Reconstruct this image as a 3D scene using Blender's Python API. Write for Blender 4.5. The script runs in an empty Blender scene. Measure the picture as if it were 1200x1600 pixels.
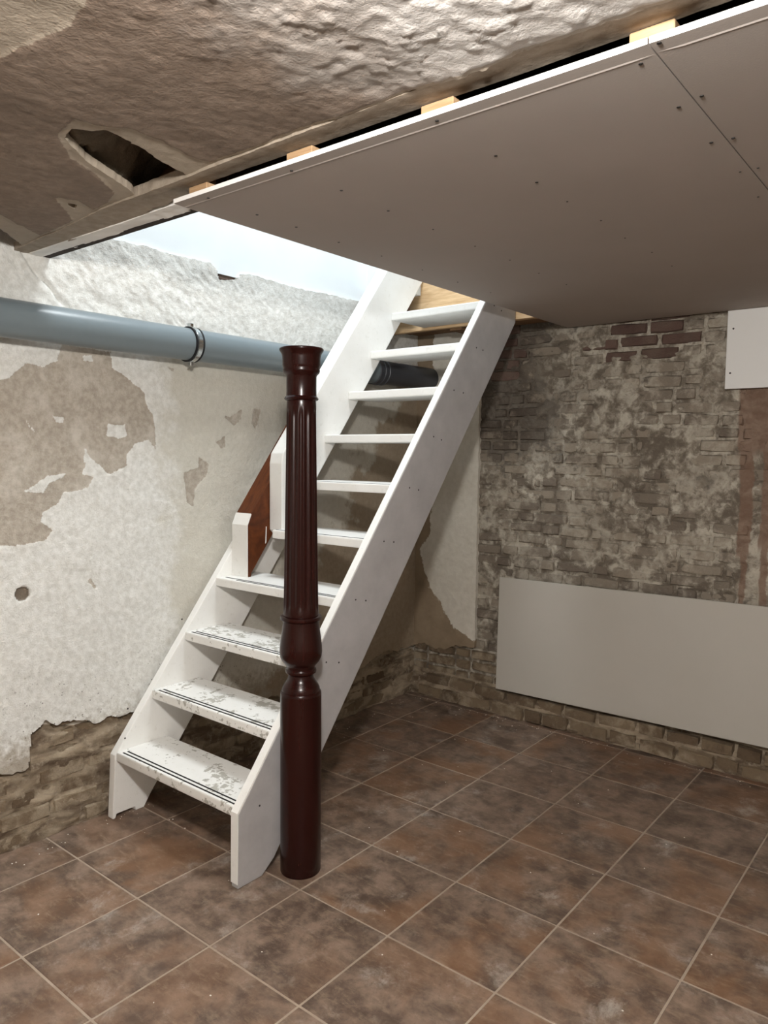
import bpy, bmesh, math, random
import numpy as np
from mathutils import Vector, Matrix

random.seed(7)
RNG = np.random.default_rng(11)
scene = bpy.context.scene
COL = scene.collection

# ------------------------------------------------------------------ camera
CAM = np.array([1.8296, -1.4114, 1.5532])
PITCH, ROLL, YAW, FPX = -0.0771, 0.0105, -0.6793, 1168.35
cyaw, syaw = math.cos(YAW), math.sin(YAW)
fwd = np.array([syaw * math.cos(PITCH), cyaw * math.cos(PITCH), math.sin(PITCH)])
rgt = np.array([cyaw, -syaw, 0.0])
upv = np.cross(rgt, fwd)
r2 = math.cos(ROLL) * rgt + math.sin(ROLL) * upv
u2 = -math.sin(ROLL) * rgt + math.cos(ROLL) * upv
cd = bpy.data.cameras.new('camera')
cd.sensor_fit = 'HORIZONTAL'
cd.sensor_width = 36.0
cd.lens = 36.0 * FPX / 1200.0
cd.clip_start = 0.02
cam = bpy.data.objects.new('camera', cd)
COL.objects.link(cam)
cam.matrix_world = Matrix(((r2[0], u2[0], -fwd[0], CAM[0]), (r2[1], u2[1], -fwd[1], CAM[1]),
                           (r2[2], u2[2], -fwd[2], CAM[2]), (0, 0, 0, 1)))
scene.camera = cam

# ------------------------------------------------------------------ world, lamps, exposure
w = bpy.data.worlds.new('world')
scene.world = w
w.use_nodes = True
bg = w.node_tree.nodes['Background']
bg.inputs[0].default_value = (0.80, 0.92, 1.0, 1)
bg.inputs[1].default_value = 0.25

def light(name, kind, loc, energy, color, **kw):
    l = bpy.data.lights.new(name, kind)
    l.energy = energy
    l.color = color
    for k, v in kw.items():
        if k != 'rot':
            setattr(l, k, v)
    o = bpy.data.objects.new(name, l)
    o.location = loc
    o.rotation_euler = kw.get('rot', (0, 0, 0))
    COL.objects.link(o)
    return o

# cellar bulb near the old ceiling, an added fill light further back in the cellar, the storey above
light('cellar_lamp', 'POINT', (1.45, -1.05, 2.17), 92, (1.0, 0.965, 0.925), shadow_soft_size=0.07)
light('cellar_fill', 'POINT', (3.0, -2.6, 2.1), 20, (1.0, 0.965, 0.925), shadow_soft_size=0.10)
light('upstairs_lamp', 'AREA', (0.0, 0.9, 4.45), 50, (0.93, 0.98, 1.0), shape='DISK', size=0.9)

scene.view_settings.view_transform = 'Standard'
scene.view_settings.look = 'None'
scene.view_settings.gamma = 1.0
scene.view_settings.use_curve_mapping = False
scene.view_settings.exposure = 0.82

# ------------------------------------------------------------------ numpy noise and polygons
def _hash(ix, iy, seed):
    h = (ix.astype(np.int64) * 374761393 + iy.astype(np.int64) * 668265263 + seed * 974634777) & 0xffffffff
    h = ((h ^ (h >> 13)) * 1274126177) & 0xffffffff
    h = h ^ (h >> 16)
    return h / 4294967295.0

def vnoise(x, y, seed=0):
    ix, iy = np.floor(x), np.floor(y)
    fx, fy = x - ix, y - iy
    fx = fx * fx * fx * (fx * (fx * 6 - 15) + 10)
    fy = fy * fy * fy * (fy * (fy * 6 - 15) + 10)
    a, b = _hash(ix, iy, seed), _hash(ix + 1, iy, seed)
    c, d = _hash(ix, iy + 1, seed), _hash(ix + 1, iy + 1, seed)
    return (a * (1 - fx) + b * fx) * (1 - fy) + (c * (1 - fx) + d * fx) * fy

def fbm(x, y, octaves=4, seed=0, gain=0.5):
    s, a, t = 0.0, 1.0, 0.0
    for i in range(octaves):
        s = s + a * vnoise(x * 2 ** i + 17.3 * i, y * 2 ** i - 9.1 * i, seed + i)
        t += a
        a *= gain
    return s / t            # 0..1

def smooth(a, b, x):
    t = np.clip((x - a) / (b - a), 0, 1)
    return t * t * (3 - 2 * t)

def sdf(poly, x, y):
    """signed distance to a polygon, positive inside"""
    P = np.array(poly, float)
    d2 = np.full(x.shape, 1e9)
    ins = np.zeros(x.shape, bool)
    n = len(P)
    for i in range(n):
        a, b = P[i], P[(i + 1) % n]
        ex, ey = b - a
        wx, wy = x - a[0], y - a[1]
        t = np.clip((wx * ex + wy * ey) / (ex * ex + ey * ey + 1e-12), 0, 1)
        d2 = np.minimum(d2, (wx - ex * t) ** 2 + (wy - ey * t) ** 2)
        if abs(ey) > 1e-9:
            c = ((a[1] <= y) & (b[1] > y)) | ((b[1] <= y) & (a[1] > y))
            ins ^= c & (x < a[0] + (y - a[1]) / ey * ex)
    d = np.sqrt(d2)
    return np.where(ins, d, -d)

# ------------------------------------------------------------------ materials
def srgb(r, g, b):
    f = lambda c: c / 12.92 if c <= 0.04045 else ((c + 0.055) / 1.055) ** 2.4
    return (f(r / 255), f(g / 255), f(b / 255), 1.0)

class G:
    def __init__(s, name):
        s.m = bpy.data.materials.new(name)
        s.m.use_nodes = True
        s.t = s.m.node_tree
        s.bsdf = s.t.nodes['Principled BSDF']
    def put(s, sock, v):
        if isinstance(v, bpy.types.NodeSocket):
            s.t.links.new(v, sock)
        else:
            sock.default_value = v
    def node(s, typ, **props):
        n = s.t.nodes.new(typ)
        for k, v in props.items():
            setattr(n, k, v)
        return n
    def obj(s):
        return s.node('ShaderNodeTexCoord').outputs['Object']
    def pos(s):
        return s.node('ShaderNodeNewGeometry').outputs['Position']
    def rnd(s):
        return s.node('ShaderNodeObjectInfo').outputs['Random']
    def attr(s, n):
        return s.node('ShaderNodeAttribute', attribute_name=n).outputs['Fac']
    def sep(s, v):
        n = s.node('ShaderNodeSeparateXYZ')
        s.put(n.inputs[0], v)
        return n.outputs
    def scale(s, v, sc, loc=(0, 0, 0), rot=(0, 0, 0)):
        n = s.node('ShaderNodeMapping')
        s.put(n.inputs['Vector'], v)
        n.inputs['Scale'].default_value = sc
        n.inputs['Location'].default_value = loc
        n.inputs['Rotation'].default_value = rot
        return n.outputs[0]
    def noise(s, v, sc, detail=5, rough=0.55, dist=0.0):
        n = s.node('ShaderNodeTexNoise')
        s.put(n.inputs['Vector'], v)
        n.inputs['Scale'].default_value = sc
        n.inputs['Detail'].default_value = detail
        n.inputs['Roughness'].default_value = rough
        n.inputs['Distortion'].default_value = dist
        return n.outputs['Fac']
    def noise4(s, v, wv, sc, detail=5, rough=0.55, dist=0.0):
        n = s.node('ShaderNodeTexNoise', noise_dimensions='4D')
        s.put(n.inputs['Vector'], v)
        s.put(n.inputs['W'], wv)
        n.inputs['Scale'].default_value = sc
        n.inputs['Detail'].default_value = detail
        n.inputs['Roughness'].default_value = rough
        n.inputs['Distortion'].default_value = dist
        return n.outputs['Fac']
    def voro(s, v, sc, feature='F1'):
        n = s.node('ShaderNodeTexVoronoi', feature=feature)
        s.put(n.inputs['Vector'], v)
        n.inputs['Scale'].default_value = sc
        return n.outputs['Distance']
    def math(s, op, a, b=0.0, c=None):
        n = s.node('ShaderNodeMath', operation=op)
        s.put(n.inputs[0], a)
        s.put(n.inputs[1], b)
        if c is not None:
            s.put(n.inputs[2], c)
        return n.outputs[0]
    def step(s, v, lo, hi):
        n = s.node('ShaderNodeMapRange', interpolation_type='SMOOTHSTEP')
        s.put(n.inputs['Value'], v)
        n.inputs['From Min'].default_value = lo
        n.inputs['From Max'].default_value = hi
        return n.outputs[0]
    def mix(s, f, a, b, blend='MIX'):
        n = s.node('ShaderNodeMix', data_type='RGBA', blend_type=blend)
        s.put(n.inputs[0], f)
        s.put(n.inputs[6], a)
        s.put(n.inputs[7], b)
        return n.outputs[2]
    def bump(s, h, strength=0.5, dist=0.01):
        n = s.node('ShaderNodeBump')
        n.inputs['Strength'].default_value = strength
        n.inputs['Distance'].default_value = dist
        s.put(n.inputs['Height'], h)
        s.t.links.new(n.outputs[0], s.bsdf.inputs['Normal'])
    def out(s, col, rough=0.8, spec=0.3, metal=0.0):
        s.put(s.bsdf.inputs['Base Color'], col)
        s.put(s.bsdf.inputs['Roughness'], rough)
        s.bsdf.inputs['Specular IOR Level'].default_value = spec
        s.bsdf.inputs['Metallic'].default_value = metal
        return s.m

MAT = {}

def m_tile():
    g = G('floor tile')
    p, r = g.pos(), g.rnd()
    k = g.math('MULTIPLY', r, 37.0)
    big = g.noise4(p, k, 3.2, 4, 0.6, 0.3)
    mid = g.noise4(p, k, 9.0, 7, 0.68, 0.25)
    fine = g.noise(p, 75, 5, 0.75)
    base = g.mix(g.step(mid, 0.35, 0.68), srgb(84, 69, 59), srgb(138, 118, 103))
    rust = g.mix(fine, srgb(112, 80, 57), srgb(144, 107, 77))
    rf = g.math('MULTIPLY', g.step(big, 0.43, 0.62), g.step(g.math('FRACT', g.math('MULTIPLY', r, 7.3)), -0.1, 0.9))
    c = g.mix(g.math('MULTIPLY', rf, 0.65), base, rust)
    pale = g.noise4(p, g.math('ADD', k, 5.0), 6.0, 8, 0.76, 0.3)
    c = g.mix(g.math('MULTIPLY', g.step(pale, 0.52, 0.74), 0.8), c, srgb(176, 168, 158))
    streak = g.noise(g.scale(p, (12, 34, 1), rot=(0, 0, 0.5)), 1.0, 6, 0.75, 0.3)
    c = g.mix(g.math('MULTIPLY', g.step(streak, 0.48, 0.75), 0.50), c, srgb(160, 142, 122))
    c = g.mix(g.math('MULTIPLY', g.step(fine, 0.54, 0.70), 0.38), c, srgb(70, 56, 49))
    g.bump(g.math('ADD', mid, g.math('MULTIPLY', fine, 0.3)), 0.25, 0.004)
    return g.out(c, g.math('MULTIPLY_ADD', mid, 0.3, 0.36), 0.35)
def m_grout():
    g = G('grout')
    n = g.noise(g.pos(), 14, 5, 0.7)
    g.bump(g.noise(g.pos(), 150, 3), 0.4, 0.003)
    return g.out(g.mix(n, srgb(135, 120, 105), srgb(182, 168, 152)), 0.9, 0.2)
def m_plaster_left():
    g = G('flaking painted plaster')
    p = g.pos()
    s = g.sep(p)
    n1 = g.noise(p, 7, 6, 0.6)
    n2 = g.noise(p, 38, 6, 0.65)
    n3 = g.noise(p, 170, 4, 0.6)
    paint = g.mix(g.step(n2, 0.3, 0.7), srgb(204, 203, 197), srgb(227, 227, 223))
    aged = g.mix(n2, srgb(184, 180, 168), srgb(213, 210, 200))
    agef = g.math('ADD', s[1], g.math('MULTIPLY', g.math('SUBTRACT', n1, 0.5), 0.5))
    paint = g.mix(g.math('MULTIPLY', g.step(agef, 0.50, 0.68), g.step(g.math('ADD', s[2], g.math('MULTIPLY', n1, 0.2)), 2.22, 2.10)), paint, aged)
    bare = g.mix(g.step(n2, 0.3, 0.7), srgb(158, 149, 136), srgb(184, 176, 164))
    bare = g.mix(g.math('MULTIPLY', g.step(n1, 0.5, 0.72), 0.6), bare, srgb(206, 200, 190))
    pd = g.math('ADD', g.attr('paint'), g.math('MULTIPLY', g.math('SUBTRACT', n2, 0.5), 0.022))
    pd = g.math('ADD', pd, g.math('MULTIPLY', g.math('SUBTRACT', n3, 0.5), 0.006))
    pf = g.step(pd, -0.0012, 0.0012)
    c = g.mix(pf, bare, paint)
    # small mould dots low on the wall
    dots = g.voro(g.math('ADD', 0.0, 0.0) if False else p, 55)
    low = g.math('SUBTRACT', 0.95, g.math('ADD', s[2], g.math('MULTIPLY', n1, 0.25)))
    sel = g.step(g.noise(p, 21, 2, 0.5), 0.47, 0.58)
    df = g.math('MULTIPLY', g.math('MULTIPLY', g.step(dots, 0.22, 0.10), g.step(low, 0.0, 0.35)), sel)
    c = g.mix(g.math('MULTIPLY', df, 0.8), c, srgb(72, 66, 60))
    # grime close to the brick base
    dirt = g.math('SUBTRACT', 0.62, g.math('ADD', s[2], g.math('MULTIPLY', n2, 0.28)))
    c = g.mix(g.math('MULTIPLY', g.step(dirt, 0.0, 0.16), 0.75), c, srgb(150, 138, 120))
    fi = g.math('MULTIPLY', g.step(n3, 0.6, 0.78), 0.25)
    c = g.mix(fi, c, srgb(150, 143, 132))
    # bare tan render towards the far corner
    tan = g.math('ADD', g.math('SUBTRACT', s[1], 1.62), g.math('MULTIPLY', g.math('SUBTRACT', n1, 0.5), 0.9))
    tan = g.math('SUBTRACT', tan, g.math('MULTIPLY', g.math('SUBTRACT', s[2], 1.0), 0.65))
    c = g.mix(g.math('MULTIPLY', g.step(tan, -0.05, 0.10), 0.9), c, g.mix(n2, srgb(126, 110, 90), srgb(168, 153, 132)))
    pit = g.step(g.attr('pit'), 0.1, 0.6)
    c = g.mix(pit, c, srgb(120, 110, 98))
    h = g.math('ADD', g.math('MULTIPLY', n3, 0.5), g.math('ADD', n2, g.math('MULTIPLY', pf, 0.25)))
    g.bump(h, 0.5, 0.010)
    return g.out(c, 0.85, 0.25)
def m_plaster_back():
    g = G('corner render strip')
    p = g.pos()
    n2 = g.noise(p, 30, 6, 0.65)
    n1 = g.noise(p, 9, 5, 0.6)
    pd = g.math('ADD', g.attr('paint'), g.math('MULTIPLY', g.math('SUBTRACT', n2, 0.5), 0.06))
    white = g.mix(n2, srgb(186, 181, 168), srgb(220, 216, 206))
    tan = g.mix(n1, srgb(112, 95, 76), srgb(160, 144, 122))
    c = g.mix(g.step(pd, -0.003, 0.003), tan, white)
    g.bump(n2, 0.35, 0.008)
    return g.out(c, 0.9, 0.2)
def m_white_wall():
    g = G('smooth white wall')
    n = g.noise(g.pos(), 5, 4, 0.5)
    g.bump(g.noise(g.pos(), 90, 3), 0.05, 0.003)
    return g.out(g.mix(n, srgb(228, 236, 240), srgb(240, 244, 246)), 0.7, 0.2)
def m_plain_wall():
    g = G('rough cellar wall')
    n = g.noise(g.pos(), 6, 5, 0.6)
    return g.out(g.mix(n, srgb(165, 155, 140), srgb(215, 210, 200)), 0.9, 0.2)
def m_ceiling():
    g = G('old ceiling plaster')
    p = g.pos()
    s = g.sep(p)
    n1 = g.noise(p, 6, 6, 0.6)
    n2 = g.noise(p, 32, 6, 0.65, 0.5)
    n3 = g.noise(p, 140, 4, 0.6)
    brown = g.mix(g.step(n2, 0.3, 0.7), srgb(124, 108, 94), srgb(142, 126, 112))
    brown = g.mix(g.math('MULTIPLY', g.step(n1, 0.45, 0.7), 0.5), brown, srgb(116, 101, 88))
    white = g.mix(n2, srgb(182, 177, 170), srgb(212, 208, 204))
    xx = g.math('ADD', s[0], g.math('MULTIPLY', g.math('SUBTRACT', n1, 0.5), 0.55))
    c = g.mix(g.step(xx, 0.62, 1.10), brown, white)
    rim = g.math('ADD', g.attr('rim'), g.math('MULTIPLY', g.math('SUBTRACT', n2, 0.5), 0.02))
    c = g.mix(g.step(rim, -0.0015, 0.0015), c, g.mix(n2, srgb(156, 144, 128), srgb(176, 164, 148)))
    fq = g.math('FLOOR', g.math('MULTIPLY', g.noise(p, 7, 7, 0.62, 0.6), 11.0))
    hh = g.math('ADD', n2, g.math('MULTIPLY', n3, 0.5))
    hh = g.math('ADD', hh, g.math('MULTIPLY', g.math('MULTIPLY', fq, 0.30), g.step(xx, 0.3, 0.9)))
    g.bump(hh, 0.4, 0.007)
    return g.out(c, g.math('SUBTRACT', 0.75, g.math('MULTIPLY', g.step(xx, 0.75, 1.1), 0.25)), 0.35)
def m_beam():
    g = G('plastered ceiling edge')
    p = g.pos()
    n2 = g.noise(p, 24, 6, 0.65)
    n3 = g.noise(p, 120, 4, 0.6)
    c = g.mix(g.step(n2, 0.3, 0.7), srgb(142, 130, 115), srgb(164, 152, 137))
    c = g.mix(g.math('MULTIPLY', g.step(n3, 0.62, 0.75), 0.5), c, srgb(120, 105, 90))
    g.bump(g.math('ADD', n2, g.math('MULTIPLY', n3, 0.5)), 0.3, 0.006)
    return g.out(c, 0.8, 0.25)
def m_board(name, a, b, rough=0.85):
    g = G(name)
    p = g.pos()
    n = g.noise(p, 3.0, 4, 0.5)
    f = g.noise(p, 260, 2, 0.5)
    c = g.mix(n, a, b)
    g.bump(f, 0.10, 0.002)
    return g.out(c, rough, 0.3)
def m_brick(name, lo, hi, dark, pale, palef=0.5, stain=False):
    g = G(name)
    p, r = g.pos(), g.rnd()
    s = g.sep(p)
    n1 = g.noise(p, 3.6, 6, 0.6, 0.4)
    n2 = g.noise(p, 15, 8, 0.66, 0.3)
    n3 = g.noise(p, 130, 4, 0.6)
    c = g.mix(r, lo, hi)
    c = g.mix(g.math('MULTIPLY', g.step(n2, 0.45, 0.68), 0.55), c, dark)
    wash = g.math('ADD', g.math('MULTIPLY', n1, 0.55), g.math('MULTIPLY', n2, 0.55))
    c = g.mix(g.math('MULTIPLY', g.step(wash, 0.50, 0.66), palef), c, pale)
    c = g.mix(g.math('MULTIPLY', g.step(n3, 0.6, 0.75), 0.35), c, dark)
    if stain:
        c = wall_marks(g, c, p, s, n1, n2)
    g.bump(g.math('ADD', n2, g.math('MULTIPLY', n3, 0.6)), 0.6, 0.010)
    return g.out(c, 0.92, 0.15)
def wall_marks(g, c, p, s, n1, n2):
    """soot towards the upper left, red-brown paint runs at the right: marks on the masonry"""
    so = g.math('ADD', g.math('MULTIPLY', n1, 0.55), g.math('MULTIPLY', n2, 0.45))
    ux = g.step(s[0], 0.25, -0.45)
    uz = g.math('MULTIPLY', g.step(s[2], 1.35, 1.75), 1.0)
    soot = g.math('MULTIPLY', g.step(g.math('ADD', so, g.math('MULTIPLY', g.math('MULTIPLY', ux, uz), 0.18)), 0.56, 0.66), 0.75)
    c = g.mix(soot, c, srgb(58, 48, 42))
    red = g.mix(n2, srgb(110, 86, 72), srgb(138, 113, 97))
    wob = g.math('MULTIPLY', g.math('SUBTRACT', n2, 0.5), 0.035)
    wob2 = g.math('MULTIPLY', g.math('SUBTRACT', n1, 0.5), 0.05)
    x = g.math('ADD', g.math('ADD', s[0], wob), wob2)
    top = g.math('MULTIPLY', g.step(x, 0.868, 0.88), g.step(g.math('ADD', s[2], g.math('MULTIPLY', wob, 5.0)), 1.54, 1.60))
    top = g.math('MULTIPLY', top, g.step(s[2], 2.2, 2.0))
    f = top
    for (x0, x1, zb) in ((0.885, 0.945, 1.05), (0.905, 0.935, 0.72), (0.985, 1.06, 1.1), (1.00, 1.03, 0.72), (1.10, 1.18, 0.9)):
        d = g.math('MULTIPLY', g.step(x, x0, x0 + 0.008), g.step(x, x1 + 0.008, x1))
        d = g.math('MULTIPLY', d, g.step(g.math('ADD', s[2], g.math('MULTIPLY', wob, 4.0)), zb, zb + 0.06))
        d = g.math('MULTIPLY', d, g.step(s[2], 1.75, 1.65))
        f = g.math('MAXIMUM', f, d)
    return g.mix(g.math('MULTIPLY', f, 0.82), c, red)
def m_mortar_back():
    g = G('lime mortar and smeared render')
    p = g.pos()
    s = g.sep(p)
    n1 = g.noise(p, 3.6, 6, 0.6, 0.4)
    n2 = g.noise(p, 15, 8, 0.66, 0.3)
    n3 = g.noise(p, 130, 4, 0.6)
    c = g.mix(g.step(n2, 0.35, 0.66), srgb(130, 121, 108), srgb(206, 199, 184))
    wash = g.math('ADD', g.math('MULTIPLY', n1, 0.6), g.math('MULTIPLY', n2, 0.5))
    c = g.mix(g.math('MULTIPLY', g.step(wash, 0.44, 0.60), 0.75), srgb(104, 95, 84), c)
    c = g.mix(g.math('MULTIPLY', g.step(n3, 0.62, 0.75), 0.4), c, srgb(196, 190, 176))
    c = wall_marks(g, c, p, s, n1, n2)
    g.bump(g.math('ADD', n2, g.math('MULTIPLY', n3, 0.6)), 0.6, 0.010)
    return g.out(c, 0.92, 0.15)
def m_mortar_left():
    g = G('crumbling brick base mortar')
    p = g.pos()
    n1 = g.noise(g.scale(p, (1, 1, 3.0)), 5, 6, 0.6, 0.5)
    n2 = g.noise(p, 30, 6, 0.7)
    c = g.mix(g.step(n1, 0.35, 0.66), srgb(92, 78, 64), srgb(158, 144, 124))
    c = g.mix(g.math('MULTIPLY', g.step(n2, 0.52, 0.7), 0.5), c, srgb(180, 168, 150))
    g.bump(n2, 0.6, 0.010)
    return g.out(c, 0.92, 0.15)
def m_white_paint(name, worn=0.0, tint=None):
    g = G(name)
    p = g.pos()
    n1 = g.noise(p, 9, 5, 0.6)
    n2 = g.noise(p, 42, 6, 0.65)
    n3 = g.noise(p, 160, 3, 0.6)
    a, b = tint or (srgb(226, 225, 220), srgb(240, 240, 238))
    c = g.mix(n1, a, b)
    c = g.mix(g.math('MULTIPLY', g.step(n2, 0.56, 0.74), 0.22), c, srgb(178, 172, 160))
    if worn:
        ww = g.math('ADD', g.math('MULTIPLY', n1, 0.5), g.math('MULTIPLY', n2, 0.5))
        c = g.mix(g.math('MULTIPLY', g.step(ww, 0.635 - worn * 0.1, 0.655 - worn * 0.1), 0.75), c, srgb(152, 148, 136))
    c = g.mix(g.math('MULTIPLY', g.step(n3, 0.69, 0.76), 0.5), c, srgb(120, 112, 102))
    g.bump(g.math('ADD', n2, g.math('MULTIPLY', n1, 0.5)), 0.10, 0.004)
    return g.out(c, 0.45, 0.4)
def m_wood(name, a, b, rough=0.7, axis=(1.5, 14, 14), spec=0.3):
    g = G(name)
    o = g.obj()
    n = g.noise(g.scale(o, axis), 2.2, 5, 0.6, 1.2)
    f = g.noise(g.scale(o, tuple(v * 4 for v in axis)), 3.0, 3, 0.6)
    c = g.mix(g.step(g.math('ADD', g.math('MULTIPLY', n, 0.7), g.math('MULTIPLY', f, 0.3)), 0.3, 0.7), a, b)
    g.bump(f, 0.15, 0.003)
    return g.out(c, rough, spec)
def m_mahogany():
    g = G('dark varnished mahogany')
    o = g.obj()
    n = g.noise(g.scale(o, (16, 16, 1.2)), 2.0, 5, 0.6, 0.8)
    sc = g.noise(o, 34, 5, 0.7)
    c = g.mix(n, srgb(22, 6, 5), srgb(46, 13, 9))
    z = g.sep(o)[2]
    chips = g.math('MULTIPLY', g.step(sc, 0.66, 0.70), g.step(z, 0.12, 0.0))
    c = g.mix(chips, c, srgb(150, 104, 84))
    g.bump(n, 0.08, 0.003)
    g.bsdf.inputs['Coat Weight'].default_value = 0.15
    g.bsdf.inputs['Coat Roughness'].default_value = 0.2
    return g.out(c, 0.26, 0.22)
def m_simple(name, col, rough=0.6, spec=0.4, metal=0.0, var=0.12, sc=20):
    g = G(name)
    n = g.noise(g.pos(), sc, 4, 0.6)
    lo = tuple(max(0, c * (1 - var)) for c in col[:3]) + (1,)
    hi = tuple(min(1, c * (1 + var)) for c in col[:3]) + (1,)
    return g.out(g.mix(n, lo, hi), rough, spec, metal)

MAT['tile'] = m_tile()
MAT['grout'] = m_grout()
MAT['plaster'] = m_plaster_left()
MAT['plaster_back'] = m_plaster_back()
MAT['white_wall'] = m_white_wall()
MAT['plain_wall'] = m_plain_wall()
MAT['ceiling'] = m_ceiling()
MAT['beam'] = m_beam()
MAT['gypsum'] = m_board('grey plasterboard paper', srgb(166, 158, 151), srgb(177, 169, 163))
MAT['gypsum_core'] = m_simple('white plasterboard edge', srgb(236, 234, 230), 0.8, 0.2, var=0.04)
MAT['grey_board'] = m_board('grey building board', srgb(176, 172, 163), srgb(186, 182, 174), 0.7)
MAT['white_board'] = m_board('white building board', srgb(222, 222, 220), srgb(230, 230, 228), 0.6)
MAT['brick'] = m_brick('sooty grey brown brick', srgb(108, 98, 88), srgb(146, 136, 122), srgb(70, 62, 55), srgb(184, 176, 161), 0.8, True)
MAT['brick_red'] = m_brick('dark red brick', srgb(82, 65, 59), srgb(104, 84, 76), srgb(62, 46, 42), srgb(140, 126, 112), 0.25)
MAT['brick_base'] = m_brick('damp tan brick', srgb(98, 83, 67), srgb(130, 114, 94), srgb(66, 53, 43), srgb(176, 163, 142), 0.6)
MAT['brick_orange'] = m_brick('orange brick', srgb(196, 92, 56), srgb(206, 104, 64), srgb(150, 66, 42), srgb(214, 150, 116), 0.3)
MAT['mortar_back'] = m_mortar_back()
MAT['mortar_left'] = m_mortar_left()
MAT['paint'] = m_white_paint('white stair paint')
MAT['paint_worn'] = m_white_paint('worn white tread paint', 0.9)
MAT['stringer_grey'] = m_white_paint('grey stringer colour', 0.0, (srgb(148, 146, 146), srgb(182, 180, 180)))  # greyer tone for the right stringer
MAT['brown_wood'] = m_wood('bare reddish brown stair wood', srgb(66, 30, 10), srgb(100, 52, 20), 0.55, (14, 3, 3))
MAT['pine'] = m_wood('raw pine', srgb(190, 156, 116), srgb(222, 192, 152), 0.8)
MAT['batten'] = m_wood('raw spruce batten', srgb(158, 126, 92), srgb(190, 158, 122), 0.85)
MAT['old_wood'] = m_wood('old brown joist wood', srgb(104, 78, 54), srgb(142, 110, 80), 0.85)
MAT['dark_wood'] = m_wood('dark floor underside', srgb(46, 38, 32), srgb(66, 54, 45), 0.9)
MAT['mahogany'] = m_mahogany()
MAT['pvc'] = m_simple('grey plastic pipe', srgb(112, 123, 128), 0.32, 0.5, var=0.05, sc=8)
MAT['pvc_dark'] = m_simple('dark grey plastic pipe', srgb(62, 64, 70), 0.4, 0.5, var=0.05, sc=8)
MAT['zinc'] = m_simple('galvanised steel', srgb(196, 200, 200), 0.25, 0.5, 1.0, var=0.08)
MAT['rubber'] = m_simple('black rubber', srgb(28, 28, 30), 0.7, 0.3)
MAT['strip'] = m_simple('black anti slip strip', srgb(40, 38, 38), 0.8, 0.2, var=0.3, sc=80)
MAT['screw'] = m_simple('dark screw head', srgb(44, 40, 38), 0.5, 0.4)
MAT['crumb'] = m_simple('white plaster crumbs', srgb(222, 216, 206), 0.9, 0.2)
MAT['rubble'] = m_brick('grey rubble fill', srgb(116, 106, 92), srgb(140, 130, 114), srgb(84, 74, 62), srgb(158, 148, 130), 0.4)

# ------------------------------------------------------------------ mesh helpers
def link(name, me, mat=None, parent=None):
    o = bpy.data.objects.new(name, me)
    COL.objects.link(o)
    if mat is not None and me is not None:
        mats = mat if isinstance(mat, (list, tuple)) else [mat]
        for m in mats:
            me.materials.append(MAT[m])
    if parent is not None:
        o.parent = parent
    return o
def tag(o, label=None, cat=None, group=None, kind=None):
    if label: o['label'] = label
    if cat: o['category'] = cat
    if group: o['group'] = group
    if kind: o['kind'] = kind
    return o
def empty(name, loc=(0, 0, 0)):
    o = bpy.data.objects.new(name, None)
    o.location = loc
    COL.objects.link(o)
    return o
def from_bm(name, bm, mat, parent=None, smooth_shade=False):
    me = bpy.data.meshes.new(name)
    bmesh.ops.recalc_face_normals(bm, faces=bm.faces[:])
    bm.to_mesh(me)
    bm.free()
    if smooth_shade:
        me.polygons.foreach_set('use_smooth', [True] * len(me.polygons))
    return link(name, me, mat, parent)
def box_bm(x0, x1, y0, y1, z0, z1, bevel=0.0, seg=1):
    bm = bmesh.new()
    bmesh.ops.create_cube(bm, size=1.0)
    for v in bm.verts:
        v.co = Vector(((x0 + x1) / 2 + v.co.x * (x1 - x0), (y0 + y1) / 2 + v.co.y * (y1 - y0), (z0 + z1) / 2 + v.co.z * (z1 - z0)))
    if bevel:
        bmesh.ops.bevel(bm, geom=bm.edges[:], offset=bevel, segments=seg, affect='EDGES', profile=0.6)
    return bm
def box(name, x0, x1, y0, y1, z0, z1, mat, parent=None, bevel=0.0, seg=1):
    return from_bm(name, box_bm(x0, x1, y0, y1, z0, z1, bevel, seg), mat, parent)
def boxes(name, lst, mat, parent=None):
    bm = bmesh.new()
    for b in lst:
        t = bmesh.ops.create_cube(bm, size=1.0)['verts']
        for v in t:
            v.co = Vector(((b[0] + b[1]) / 2 + v.co.x * (b[1] - b[0]), (b[2] + b[3]) / 2 + v.co.y * (b[3] - b[2]), (b[4] + b[5]) / 2 + v.co.z * (b[5] - b[4])))
    return from_bm(name, bm, mat, parent)
def plate_yz(name, poly, x0, x1, mat, parent=None, bevel=0.0, wobble=0.0):
    """board cut to a polygon in the y-z plane, between x0 and x1"""
    bm = bmesh.new()
    vs = [bm.verts.new((x0, y, z)) for y, z in poly]
    f = bm.faces.new(vs)
    r = bmesh.ops.extrude_face_region(bm, geom=[f])
    for e in r['geom']:
        if isinstance(e, bmesh.types.BMVert):
            e.co.x = x1
    if bevel:
        bmesh.ops.bevel(bm, geom=bm.edges[:], offset=bevel, segments=2, affect='EDGES', profile=0.6)
    return from_bm(name, bm, mat, parent)
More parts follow.
